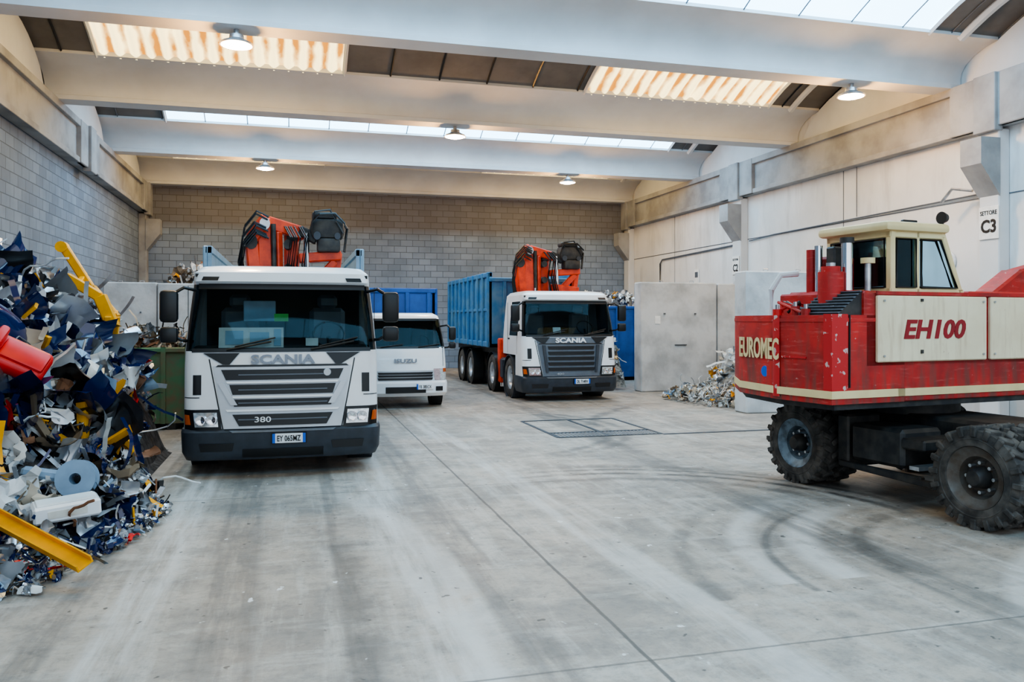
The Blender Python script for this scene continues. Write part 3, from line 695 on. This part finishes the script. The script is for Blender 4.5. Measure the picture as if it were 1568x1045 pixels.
    b.bb(.66,.95,.62,1.05,2.0,2.72,XRED,.03); b.bb(.60,.78,.58,.72,2.2,2.82,XBLK,.02); b.cyl((.58,.80,2.05),(.58,.80,2.84),.045,CHROME,12); b.cyl((.56,.90,2.0),(.56,.90,2.80),.05,XRED,12)
    b.tube([(.25,1.2,2.05),(.25,1.2,2.35),(.34,1.15,2.52),(.55,1.1,2.54)],.035,CONCB,8)
    for (x,y,z) in ((.12,.5,2.12),(.2,.75,2.15),(.12,.95,2.12),(.25,.25,2.1)): b.cyl((x,y,2.03),(x,y,z),.05,XRED,10); b.cyl((x,y,z),(x,y,z+.05),.022,STEEL,8)
    for i in range(6): b.tube([(U(.1,.3),U(.5,1.2),2.08),(U(.2,.4),U(.5,1.2),2.2),(U(.3,.6),U(.5,1.1),2.1)],.018,XRED if i%2 else BLACK)
    b.cyl((.85,.35,2.3),(.85,.35,2.62),.035,STEEL,12); b.cyl((.85,.35,2.62),(.85,.35,2.68),.075,XCREAM,16)
    b.bb(.5,1.0,.3,1.2,2.0,2.32,XRED,.02)
    y0,y1=.18,1.12; zb,zt=2.28,2.98
    xr,xf,xt=1.0,2.13,1.80
    C=XCREAM; w=.07
    for y in (y0,y1-w+.07):
        yy=y+.035 if y==y0 else y-.035
        b.beam((xr+.04,yy,zb),(xr+.04,yy,zt),.08,.07,C)
        b.beam((xf-.03,yy,zb),(xt,yy,zt),.06,.07,C)
        b.beam((xr+.42,yy,zb),(xr+.42,yy,zt),.06,.05,C)
        b.beam((xr,yy,zb+.02),(xf,yy,zb+.02),.06,.10,C)
        b.beam((xr,yy,zt-.03),(xt+.02,yy,zt-.03),.06,.10,C)
    for z in (zb+.02,zt-.03):
        b.beam((xr+.03,y0,z),(xr+.03,y1,z),.06,.10,C)
    b.beam((xf-.03,y0,zb+.02),(xf-.03,y1,zb+.02),.06,.06,C); b.beam((xt,y0,zt-.03),(xt,y1,zt-.03),.06,.06,C)
    b.box(((xr+xt)/2-.02,(y0+y1)/2,zt+.04),(xt-xr+.16,y1-y0+.10,.11),C,.045,seg=2)
    b.box(((xr+xt)/2+.1,(y0+y1)/2,zt+.10),(.5,.5,.03),C,.01)
    g=GLASS2
    b.bb(xr+.06,xr+.40,y0+.03,y0+.036,zb+.05,zt-.06,g)
    b.raw([(xr+.45,y0+.03,zb+.05),(xf-.08,y0+.03,zb+.05),(xt-.03,y0+.03,zt-.06),(xr+.45,y0+.03,zt-.06)],[(0,1,2,3)],g)
    b.raw([(xr+.45,y1-.03,zb+.05),(xf-.08,y1-.03,zb+.05),(xt-.03,y1-.03,zt-.06),(xr+.45,y1-.03,zt-.06)],[(0,1,2,3)],g)
    b.raw([(xf-.03,y0+.06,zb+.05),(xf-.03,y1-.06,zb+.05),(xt,y1-.06,zt-.06),(xt,y0+.06,zt-.06)],[(0,1,2,3)],g)
    b.bb(xr+.03,xr+.036,y0+.06,y1-.06,zb+.05,zt-.06,g)
    def frame(pts,r=.012):
        b.tube([*pts,pts[0]],r,BLACK,5)
    frame([(xr+.09,y0-.0,zb+.08),(xr+.38,y0-.0,zb+.08),(xr+.38,y0-.0,zt-.09),(xr+.09,y0-.0,zt-.09)])
    frame([(xr+.46,y0-.0,zb+.08),(xf-.12,y0-.0,zb+.08),(xt-.05,y0-.0,zt-.09),(xr+.46,y0-.0,zt-.09)],.016)
    frame([(xr-.005,y0+.08,zb+.08),(xr-.005,y1-.08,zb+.08),(xr-.005,y1-.08,zt-.09),(xr-.005,y0+.08,zt-.09)])
    b.box((1.38,.65,2.45),(.14,.42,.55),BLACK,.05,rot=(0,-8,0)); b.box((1.55,.65,2.25),(.4,.42,.12),BLACK,.04)
    b.tube([(1.8,.65,2.2),(1.85,.65,2.5)],.02,BLACK); b.tube([(1.6,.28,zt-.1),(1.9,.35,2.45)],.012,BLACK); b.box((1.75,.4,2.42),(.3,.08,.3),DGREY,.03,rot=(0,30,0))
    b.lathe([(0,-.05),(.05,-.045),(.065,0),(.07,.02),(0,.02)],(xt+.02,y0+.03,zt+.17),(-1,0,0),BLACK,18); b.cyl((xt+.02,y0+.03,zt+.05),(xt+.02,y0+.03,zt+.12),.015,BLACK,8)
    b.box((1.5,y0+.2,zt+.13),(.22,.05,.04),BLACK,.01)
    b.beam((3.0,1.6,1.40),(5.0,1.6,2.55),.34,.42,XRED,.03); b.beam((4.9,1.6,2.52),(6.4,1.6,2.85),.30,.38,XRED,.03)
    b.beam((6.4,1.6,2.9),(6.9,1.6,1.3),.24,.3,XRED,.03)
    b.prism([(6.6,1.3),(7.3,1.3),(7.5,.9),(7.3,.45),(6.8,.05),(6.5,.45),(6.65,.8)],'Y',1.2,2.0,XBLK)
    b.cyl((3.4,1.3,1.3),(4.4,1.3,1.95),.07,XRED,14); b.cyl((4.2,1.3,1.83),(4.8,1.3,2.25),.04,CHROME,12)
    b.bb(2.3,3.7,.25,1.2,2.28,2.33,XRED,.02)
    return b.done((5.30,7.15,0),atan2(.132,.991))
excavator()
# ------------------------------------------------------------------ scrap
SC={}
def sc(n,c,r=.4,m=0,v=.25,vs=3,**k): SC[n]=mat('scrap_'+n,c,r,m,v,vs,**k)
sc('silver',(.58,.60,.63),.26,.85); sc('alu',(.64,.66,.69),.33,.6); sc('white',(.74,.76,.77),.4); sc('navy',(.007,.022,.105),.14,.0,.2,coat=.7)
sc('black',(.012,.012,.014),.3); sc('grey',(.20,.215,.235),.5,.2); sc('rust',(.22,.10,.05),.8); sc('yellow',(.90,.40,.0),.4); sc('orange',(.75,.14,.02),.4)
sc('beige',(.50,.43,.34),.6); sc('ltblue',(.22,.33,.46),.4); sc('red',(.70,.012,.01),.4); sc('brown',(.20,.15,.10),.7); sc('copper',(.55,.28,.13),.4,.6); sc('cream',(.78,.76,.70),.3); sc('green',(.1,.3,.14),.5)
def rm(): return Euler((U(0,6.28),U(0,6.28),U(0,6.28))).to_matrix()
def sheet(b,p,a,c,m,bend=1.,nz=.1,rot=None,n=6,fr=3.2):
    M=rot or rm(); p=Vector(p); vs=[]; k=U(-1,1)*bend; off=Vector((U(0,99),U(0,99),U(0,99)))
    fq=fr/max(a,c)
    for i in range(n+1):
        for j in range(n+1):
            u,v=(i/n-.5)*a,(j/n-.5)*c
            q=Vector((u,v,k*u*u/max(a,.01)*1.6)); 
            q+=mn.noise_vector(q*fq+off)*nz*max(a,c)
            vs.append(p+M@q)
    fs=[(i*(n+1)+j,(i+1)*(n+1)+j,(i+1)*(n+1)+j+1,i*(n+1)+j+1) for i in range(n) for j in range(n)]
    b.raw(vs,fs,m)
def shell(b,p,r,l,ang,m,rot=None,n=12):
    M=rot or rm(); p=Vector(p); vs=[]; off=Vector((U(0,99),U(0,99),0))
    for j in range(6):
        t=(j/5-.5)*l; rr=r*(1-.3*(j/5)**2)
        for i in range(n+1):
            a=-ang/2+ang*i/n; q=Vector((cos(a)*rr-r,sin(a)*rr,t*(1+.25*sin(a*1.5)))); q+=mn.noise_vector(q*2.5/r+off)*.12*r; vs.append(p+M@q)
    k=n+1; fs=[(j*k+i,j*k+i+1,(j+1)*k+i+1,(j+1)*k+i) for j in range(5) for i in range(n)]
    b.raw(vs,fs,m)
def strip(b,p,l,w,m,curl=.5):
    p=Vector(p); d=rm()@Vector((1,0,0)); nrm=d.orthogonal().normalized(); vs=[]; n=10
    ax=nrm
    for i in range(n+1):
        vs+=[p-ax*w/2,p+ax*w/2]
        q=Matrix.Rotation(U(-1,1)*curl,3,ax)@Matrix.Rotation(U(-1,1)*curl*.4,3,d)
        d=(q@d).normalized(); ax=(ax-d*ax.dot(d)).normalized(); p=p+d*l/n
    b.raw(vs,[(2*i,2*i+1,2*i+3,2*i+2) for i in range(n)],m)
def channel(b,p,l,w,m,rot=None):
    M=rot or rm(); p=Vector(p); t=w*.1
    pr=random.choice([[(0,0),(w,0),(w,t),(t,t),(t,w),(0,w)],[(0,0),(w,0),(w,w*.6),(w-t,w*.6),(w-t,t),(t,t),(t,w*.6),(0,w*.6)],[(0,0),(w,0),(w,w*.4),(0,w*.4)]])
    k=len(pr); vs=[]; bendv=U(-.2,.2)*l
    for s_ in range(4):
        x=(s_/3-.5)*l; 
        for q in pr: vs.append(p+M@Vector((x,q[0]+bendv*(s_/3-.5)**2*4,q[1])))
    fs=[(s_*k+i,s_*k+(i+1)%k,(s_+1)*k+(i+1)%k,(s_+1)*k+i) for s_ in range(3) for i in range(k)]+[tuple(range(k))[::-1],tuple(range(3*k,4*k))]
    b.raw(vs,fs,m)
def wire(b,p,l,r,m):
    p=Vector(p); d=Vector((U(-1,1),U(-1,1),U(-.4,.6))).normalized(); pts=[p]
    for i in range(9):
        d=(d+Vector((U(-1,1),U(-1,1),U(-.8,.5)))*.7).normalized(); pts.append(pts[-1]+d*l/9)
    for q in pts: q.z=max(q.z,.02)
    b.tube(pts,r,m,5)
def junkbox(b,p,s,m):
    M=rm(); p=Vector(p); a,c,e=s*U(.4,1),s*U(.3,.8),s*U(.15,.6)
    vs=[p+M@Vector((x*a/2*U(.8,1.1),y*c/2*U(.8,1.1),z*e/2)) for x in (-1,1) for y in (-1,1) for z in (-1,1)]
    b.raw(vs,[(0,1,3,2),(4,6,7,5),(0,4,5,1),(2,3,7,6),(0,2,6,4),(1,5,7,3)],m)
PAL=['silver']*10+['alu']*7+['white']*6+['navy']*15+['black']*8+['grey']*7+['yellow']*2+['beige']*2+['ltblue']*2+['brown']*3+['rust']*2+['cream']*1+['red']*1
def item(b,p,s,pal=PAL,wires=.06):
    k=R(); c=random.choice(pal); m=SC[c]
    if k<wires: wire(b,p,s*U(.8,2.2),U(.006,.014),SC['black'] if c in('orange','red','copper','yellow') and R()<.6 else m); return
    k=R()
    if k<.42: sheet(b,p,s*U(.5,1.0),s*U(.3,.7),m,1.3,.30,n=8,fr=4.2)
    elif k<.58: shell(b,p,s*U(.22,.42),s*U(.45,.95),U(1.2,3.0),m)
    elif k<.75: channel(b,p,s*U(.7,1.5),s*U(.05,.12),m)
    elif k<.82: 
        d=rm()@Vector((0,0,s*U(.3,.7))); b.cyl(Vector(p)-d,Vector(p)+d,s*U(.012,.04),m,7)
    elif k<.92: strip(b,p,s*U(.7,1.6),s*U(.05,.15),m,.4)
    else: junkbox(b,p,s*U(.3,.65),m)
HEAP=mat('scrap_heap_core',(.10,.10,.105),.7,.2,.5,9,col2=(.015,.015,.017),bump=1)
def pile(name,x0,x1,y0,y1,H,n,smin,smax,pal=PAL,nx=30,ny=40,extra=None,inset=.0,core=HEAP,wires=.06):
    b=Ob(name); vs=[]
    for i in range(nx+1):
        for j in range(ny+1):
            x=x0+(x1-x0)*i/nx; y=y0+(y1-y0)*j/ny; h=H(x,y)
            h=max(0,h-.14+ .3*min(1,h)*mn.noise(Vector((x*2.1,y*2.1,0))) ) 
            vs.append((x,y,h if h>0 else .0))
    k=ny+1; fs=[]
    for i in range(nx):
        for j in range(ny):
            q=(i*k+j,(i+1)*k+j,(i+1)*k+j+1,i*k+j+1)
            if max(vs[a][2] for a in q)>.001: fs.append(q)
    b.raw(vs,fs,core); c=0; tries=0
    while c<n and tries<n*30:
        tries+=1; x=U(x0+.3 if inset else x0+.15,x1-.05); y=U(y0+.1,y1-.1); h=H(x,y)
        if h<.05: continue
        s=U(smin,smax)*(.45+.55*min(1,h))
        if inset and y>9.6 and x+s*.55>-1.78: continue
        if inset and y>12 and R()<.5: continue
        z=max(.04+s*.1,h+U(-.15,.10)*min(1,h)); item(b,(x,y,z),s,pal,wires); c+=1
    if extra: extra(b)
    return b.done(fixn=False,angle=30)
def sm(a,b_,t): t=max(0,min(1,(t-a)/(b_-a))); return t*t*(3-2*t)
def Hl(x,y):
    edge=-1.32 if y<9.4 else -1.32-.45*sm(9.4,10.4,y)
    if y<8.6: edge-=.6*(1-sm(6.3,8.6,y))
    if y>13: edge-=1.2*sm(13,15,y)
    d=edge-x
    if d<=0 or y<6.4: return 0
    h=3.1*(1-exp(-d/1.0)); r=max(0,y-7.6); h*=(1-exp(-r/2.2))
    h*=1-.35*sm(12.8,15.5,y)
    return .11*min(1,d*4)*min(1,(y-6.4)*3)+h*(1+.12*mn.noise(Vector((x*1.1,y*1.1,3))))
def ex(b):
    def E(x,y,z): return Euler((radians(x),radians(y),radians(z))).to_matrix()
    nv=SC['navy']
    def on(x,y,dz=.12): return (x,y,Hl(x,y)+dz)
    def xr(y,a,c): return (-1.6 if y<9.4 else -2.15)-U(a,c)
    for i in range(90):
        y=U(9.5,14.0); x=min(xr(y,.0,2.8),-2.1); sheet(b,on(x,y,.06),U(.3,.7),U(.15,.35),SC[random.choice(['silver','alu','silver','white'])],1.2,.4,n=9,fr=5)
    shell(b,on(-2.35,8.75,.2),.36,.9,2.4,nv,E(70,10,30)); shell(b,on(-2.75,9.5,.2),.40,1.0,2.2,nv,E(60,30,-20)); shell(b,on(-2.1,9.2,.15),.30,.6,2.4,nv,E(80,-20,60))
    for i in range(110):
        y=U(8.5,13.0); x=xr(y,.05,2.2)
        col=random.choice(['navy']*12+['black']*3+['white','grey','silver','silver','alu','alu'])
        if R()<.65: shell(b,on(x,y,U(.06,.20)),U(.22,.38),U(.5,.85),U(1.3,2.4),SC[col],E(U(20,100),U(-50,50),U(0,180)))
        else: sheet(b,on(x,y,U(.06,.20)),U(.5,.9),U(.25,.5),SC[col],1.0,.16,E(U(20,80),U(-40,40),U(0,180)),8)
    sheet(b,on(-2.85,9.5,.25),.6,.45,SC['beige'],1,.3,E(60,10,10),10); sheet(b,on(-2.05,9.7,.2),.22,.5,SC['cream'],1,.35,E(80,10,20),10)
    for i in range(90):
        y=U(10.5,14.5); x=U(-4.9,-2.7); strip(b,on(x,y,.0),U(.5,1.0),U(.03,.08),SC[random.choice(['silver','alu','white'])],.35)
    for i in range(50):
        y=U(8.4,12); x=xr(y,.05,2.0); channel(b,on(x,y,.05),U(.4,.9),U(.04,.08),SC[random.choice(['silver','alu','white','alu','yellow','black'])])
    for i in range(60):
        y=U(8.2,12); x=xr(y,.05,2.0); strip(b,on(x,y,.02),U(.3,.7),U(.02,.06),SC[random.choice(['silver','alu','white'])],.4)
    for i in range(24): 
        y=U(7.5,9.4); x=-1.6-U(.1,1.4); wire(b,on(x,y,.05),U(.5,1.0),.007,SC[random.choice(['white','copper','black','black','grey'])])
    for (x,y,l) in ((-1.75,8.9,.5),(-2.2,9.9,.5),(-2.5,8.2,.6),(-2.0,9.0,.4),(-3.1,10.4,.7),(-1.6,9.2,.4),(-2.6,9.9,.6)): channel(b,on(x,y,.16),l,.10,SC['yellow'])
    for i in range(330):
        y=U(6.55,9.9); e=-1.30-(.6*(1-sm(6.3,8.6,y)) if y<8.6 else 0); e-=.45*sm(9.1,9.7,y); x=e-abs(random.gauss(0,.24))+.06; s=U(.05,.2)
        item(b,(x,y,.03+s*.2),s)
pile('scrap_metal_pile',-5.2,-1.2,6.2,15.3,Hl,2200,.28,.75,PAL,44,90,ex,inset=1)
pile('scrap_heap',-5.1,-3.8,16.0,22.5,lambda x,y:1.9*(1-exp((x+3.9)/.7)) if x<-3.9 else 0,240,.2,.45,PAL,8,20)
b=Ob('yellow_steel_arm')
Y=SC['yellow']
b.beam((-3.16,12.9,3.06),(-2.80,12.9,2.45),.12,.12,Y,.015); b.beam((-2.80,12.9,2.47),(-2.46,12.9,2.02),.12,.13,Y,.015)
b.beam((-3.05,12.6,2.60),(-2.62,12.6,2.32),.12,.14,Y,.015); b.beam((-2.62,12.6,2.34),(-2.44,12.6,1.88),.13,.17,Y,.015)
b.beam((-2.9,13.0,2.66),(-2.9,12.55,2.46),.07,.07,Y); b.beam((-2.5,13.0,2.1),(-2.5,12.5,2.0),.09,.09,Y); b.cyl((-3.17,12.98,3.04),(-3.17,12.82,3.04),.08,Y,12)
b.beam((-2.46,12.75,2.05),(-2.5,12.75,1.3),.1,.14,Y)
b.done()
b=Ob('yellow_steel_beam')
b.prism([(0,0),(.13,0),(.13,.06),(.118,.06),(.118,.012),(.012,.012),(.012,.06),(0,.06)],'X',-.64,.64,Y)
o=b.done((-2.0,7.10,.25)); o.rotation_euler=(radians(28),radians(12),radians(-42))
b=Ob('white_plastic_crate'); b.box((0,0,0),(.52,.26,.15),WHITE,.02); b.box((0,-.0,.078),(.46,.20,.02),SC['white'],.01); b.box((0,-.132,0),(.3,.01,.06),SC['cream']); o=b.done((-1.90,7.85,.36)); o.rotation_euler=(radians(5),radians(-4),radians(20))
b=Ob('grey_cable_reel'); b.lathe([(.05,-.07),(.17,-.07),(.17,-.05),(.10,-.04),(.10,.04),(.17,.05),(.17,.07),(.05,.07),(.05,-.07)],(0,0,0),(0,1,0),SC['ltblue'],28); b.box((-.3,.02,.0),(.35,.12,.1),SC['ltblue'],.03); o=b.done((-1.88,8.15,.56)); o.rotation_euler=(radians(-10),radians(10),radians(-5))
b=Ob('red_seat_cushion'); b.box((0,0,0),(.58,.38,.17),SC['red'],.07,seg=3); b.box((.05,0,.08),(.42,.25,.07),SC['red'],.03,seg=2); b.box((-.22,0,.12),(.09,.34,.16),SC['red'],.035,seg=2); o=b.done((-2.60,8.95,1.62)); o.rotation_euler=(radians(45),radians(28),radians(10))
def skip(name,w,l,h,m):
    b=Ob(name); t=.05
    for sx in (-1,1):
        b.bb(sx*w/2,sx*(w/2-t),0,l,.12,h,m)
        for i in range(int(l/.45)+1): b.bb(sx*(w/2+.06),sx*w/2,i*l/int(l/.45)-.04,i*l/int(l/.45)+.04,.12,h,m)
        b.bb(sx*(w/2+.07),sx*(w/2-.06),0,l,h-.1,h,m,.02)
    for y in (0,l): 
        b.bb(-w/2,w/2,y-.03,y+.03,.12,h,m); b.bb(-w/2-.05,w/2+.05,y-.07,y+.07,h-.1,h,m,.02)
        for i in range(5): x=-w/2+w*i/4; b.bb(x-.04,x+.04,y-.08,y+.08,.12,h,m)
    b.bb(-w/2,w/2,0,l,.12,.2,m); b.bb(-w/2+.2,-w/2+.35,0,l,0,.12,XBLK); b.bb(w/2-.35,w/2-.2,0,l,0,.12,XBLK)
    return b
s=skip('green_skip',1.6,3.2,1.5,GREENC)
for i in range(130): item(s,(U(-.6,.6),U(.2,3.0),1.35+U(0,.45)),U(.2,.42),['silver','brown','rust','beige','brown','grey','black'])
s.done((-2.65,15.9,0))
LPAL=['silver']*5+['alu']*5+['white']*11+['cream']*7+['beige']*4+['grey']*3+['brown']*2+['ltblue']*1+['copper','black','yellow','yellow']
LCORE=mat('cable_heap_core',(.36,.34,.31),.8,0,.5,9,col2=(.08,.08,.08),bump=1)
def heap(cx,cy,rx,ry,h0): return lambda x,y: h0*max(0,1-((x-cx)/rx)**2-((y-cy)/ry)**2)
s=skip('blue_skip',2.6,4.2,2.45,BLUE2)
for i in range(160): item(s,(U(-1.1,1.1),U(.2,4.0),2.3+U(0,.6)),U(.25,.5),LPAL)
s.done((10.3,25.0,0))
def lowheap(x,y): return max(1.3*max(0,1-((x-11.9)/1.7)**2-((y-18.9)/1.5)**2), .32*max(0,1-((x-11.0)/2.2)**2-((y-18.0)/2.1)**2)**.5)
pile('cable_scrap_heap',9.0,13.6,16.3,20.3,lowheap,1000,.2,.62,LPAL,24,24,core=LCORE,wires=.28)
pile('cable_scrap_heap',8.35,9.2,21.6,24.4,lambda x,y:1.5*max(0,1-((y-23.0)/1.5)**2)*sm(8.3,8.8,x),260,.15,.38,LPAL,10,16,core=LCORE)
pile('scrap_heap',-4.9,-1.2,26.9,32.0,heap(-3.0,29.3,2.2,2.7,3.9),330,.3,.7,LPAL+['brown']*8+['rust']*6,16,16)
# ------------------------------------------------------------------ world, camera
w=bpy.data.worlds.new('World'); bpy.context.scene.world=w; w.use_nodes=True
bg=w.node_tree.nodes['Background']; bg.inputs[0].default_value=(.84,.92,1,1); bg.inputs[1].default_value=1.65
cam=bpy.data.cameras.new('Camera'); co=bpy.data.objects.new('Camera',cam); bpy.context.collection.objects.link(co)
co.location=(0,0,2.0); co.rotation_euler=(radians(90),0,radians(-15.1))
cam.sensor_width=36; cam.lens=36*1247/1568; cam.shift_y=-.0207; cam.clip_end=200
bpy.context.scene.camera=co
try: bpy.context.scene.view_settings.look='AgX - Medium High Contrast'
except Exception as e: print(e)
